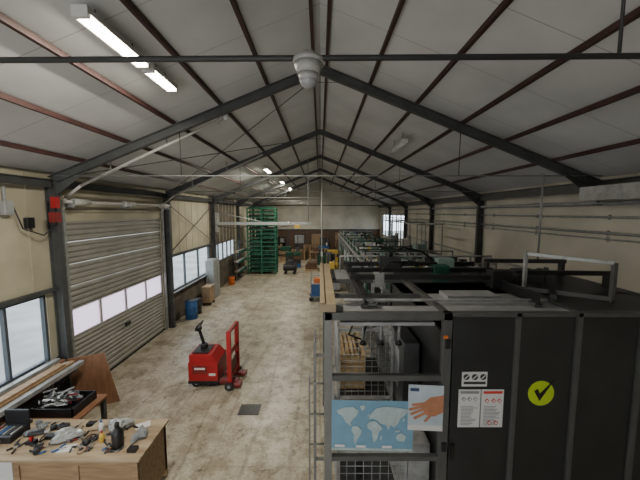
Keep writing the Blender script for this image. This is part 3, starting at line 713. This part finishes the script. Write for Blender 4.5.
# ------------------------------------------------------------ posters and signs
OCEAN=mat('map_ocean_print',(.17,.33,.45),.5,0,.12,5); LAND=mat('map_land_print',(.42,.52,.52),.5,0,.2,12)
SKYP=mat('poster_sky_print',(.50,.58,.63),.5,0,.25,3); SKIN=mat('skin_tone_print',(.50,.22,.12),.5,0,.25,8); REDP=mat('red_print',(.6,.04,.03),.5); INK=mat('ink_print',(.03,.03,.03),.6); NAVY=mat('navy_print',(.03,.06,.14),.5); LIME=mat('lime_print',(.45,.60,.03),.5)
yP=F-.012
b=B('world_map_poster')
mx,mz,mw,mh=.14,1.33,.98,.64
def MP(u,v,o=0): return (mx+u*mw, yP-o-.01*math.sin(u*3), mz+v*mh-.02*u)
b.prism([MP(0,0),MP(1,0),MP(1,1),MP(0,1)],(0,.004,0),OCEAN)
cont=[[(.06,.80),(.14,.86),(.26,.88),(.33,.80),(.30,.70),(.26,.64),(.23,.56),(.25,.50),(.21,.52),(.17,.58),(.13,.70),(.08,.74)],
[(.26,.50),(.32,.50),(.37,.42),(.35,.32),(.31,.22),(.29,.12),(.27,.20),(.27,.34),(.24,.42)],
[(.34,.90),(.40,.93),(.41,.86),(.37,.80)],
[(.46,.60),(.54,.61),(.60,.52),(.62,.46),(.58,.40),(.56,.26),(.52,.18),(.50,.30),(.49,.42),(.44,.46),(.43,.54)],
[(.45,.64),(.48,.76),(.54,.86),(.66,.90),(.80,.88),(.94,.84),(.90,.74),(.84,.66),(.81,.56),(.76,.48),(.73,.54),(.69,.44),(.66,.54),(.60,.56),(.56,.62),(.50,.66)],
[(.80,.34),(.86,.38),(.92,.30),(.89,.20),(.82,.22),(.79,.27)],[(.77,.42),(.83,.44),(.84,.41),(.78,.39)],[(.86,.62),(.88,.68),(.90,.66),(.88,.60)],[(.435,.70),(.455,.76),(.46,.70)],[(.60,.32),(.62,.30),(.61,.22),(.595,.25)]]
for c in cont: b.prism([MP(u,v,.004) for u,v in c],(0,.002,0),LAND)
b.prism([MP(.0,.0,.003),MP(1,.0,.003),MP(1,.05,.003),MP(0,.05,.003)],(0,.001,0),LAND)
for u in (.04,.30,.62): b.prism([MP(u,.07,.004),MP(u+.12,.07,.004),MP(u+.12,.12,.004),MP(u,.12,.004)],(0,.001,0),PAPER)
b.done()
b=B('hand_photo_poster')
hx,hz,hw,hh=1.05,1.60,.42,.57
def HP(u,v,o=0): return (hx+u*hw, yP-.012-o, hz+v*hh-.02*u)
b.prism([HP(0,0),HP(1,0),HP(1,1),HP(0,1)],(0,.004,0),SKYP)
b.prism([HP(1,.80,.003),HP(.62,.74,.003),HP(.44,.62,.003),HP(.40,.48,.003),HP(.52,.34,.003),HP(.75,.32,.003),HP(1,.42,.003)],(0,.002,0),SKIN)
for a,c in (((.46,.60),(.14,.56)),((.43,.54),(.06,.46)),((.44,.48),(.10,.36)),((.50,.40),(.20,.27)),((.66,.36),(.50,.22))):
    b.bar(HP(*a,.003),HP(*c,.003),.034,.002,SKIN,up=(0,1,0)); b.cyl(HP(*c,.003),HP(*c,.0045),.017,SKIN)
b.prism([HP(0,0,.003),HP(1,0,.003),HP(1,.12,.003),HP(0,.12,.003)],(0,.002,0),WHITE); b.prism([HP(.05,.86,.003),HP(.3,.86,.003),HP(.3,.93,.003),HP(.05,.93,.003)],(0,.002,0),NAVY)
b.done()
def sheet(b,x0,x1,z0,z1,m=PAPER): b.box(x0,x1,F+.018,F+.029,z0,z1,m)
def mark(b,x0,x1,z0,z1,m): b.box(x0,x1,F+.014,F+.018,z0,z1,m)
GREYP=mat('grey_print',(.25,.25,.25),.7)
b=B('safety_notice_sheets')
for x0,x1 in ((1.67,1.93),(1.945,2.21)):
    sheet(b,x0,x1,1.60,2.08)
    for i in range(14): mark(b,x0+.03,x1-random.uniform(.03,.12),1.63+i*.018,1.635+i*.018,GREYP)
    mark(b,x0+.02,x1-.02,2.03,2.06,GREYP if x0<1.9 else REDP)
for x,z in ((1.73,1.96),(1.80,1.96),(1.87,1.96),(2.01,1.94),(2.09,1.94),(2.16,1.94),(2.05,1.66),(2.13,1.66)):
    b.box(x-.020,x+.020,F+.012,F+.018,z-.020,z+.020,REDP if x>1.94 else GREYP,Matrix.Rotation(math.pi/4,4,'Y')); b.box(x-.012,x+.012,F+.010,F+.012,z-.012,z+.012,PAPER,Matrix.Rotation(math.pi/4,4,'Y'))
b.done()
b=B('pictogram_sign'); sheet(b,1.70,2.0,2.12,2.30)
for i in range(3):
    x=1.75+i*.1; b.cyl((x,F+.018,2.24),(x,F+.013,2.24),.036,INK,20); b.bar((x-.02,F+.012,2.22),(x+.02,F+.012,2.26),.012,.002,PAPER,up=(0,1,0))
mark(b,1.72,1.98,2.15,2.18,INK); b.done()
b=B('check_mark_sticker'); cx,cz=2.66,2.03
b.cyl((cx,F+.03,cz),(cx,F+.022,cz),.155,LIME,40,smooth=False)
b.prism([(cx-.09,F+.018,cz+.03),(cx-.02,F+.018,cz-.09),(cx+.15,F+.018,cz+.18),(cx-.02,F+.018,cz+.0),(cx-.05,F+.018,cz+.06)],(0,-.004,0),BLACK)
b.done()

# ------------------------------------------------------------ light
w=D.worlds.new('World'); bpy.context.scene.world=w; w.use_nodes=True
bg=w.node_tree.nodes['Background']; bg.inputs[0].default_value=(.95,.97,1,1); bg.inputs[1].default_value=4.5
cam=D.cameras.new('camera'); co=D.objects.new('camera',cam); bpy.context.scene.collection.objects.link(co)
cam.sensor_width=36; cam.lens=16.875; cam.clip_start=.05; cam.clip_end=200
co.location=(0,0,4.2); co.rotation_euler=(math.radians(90-5.3),0,0)
bpy.context.scene.camera=co
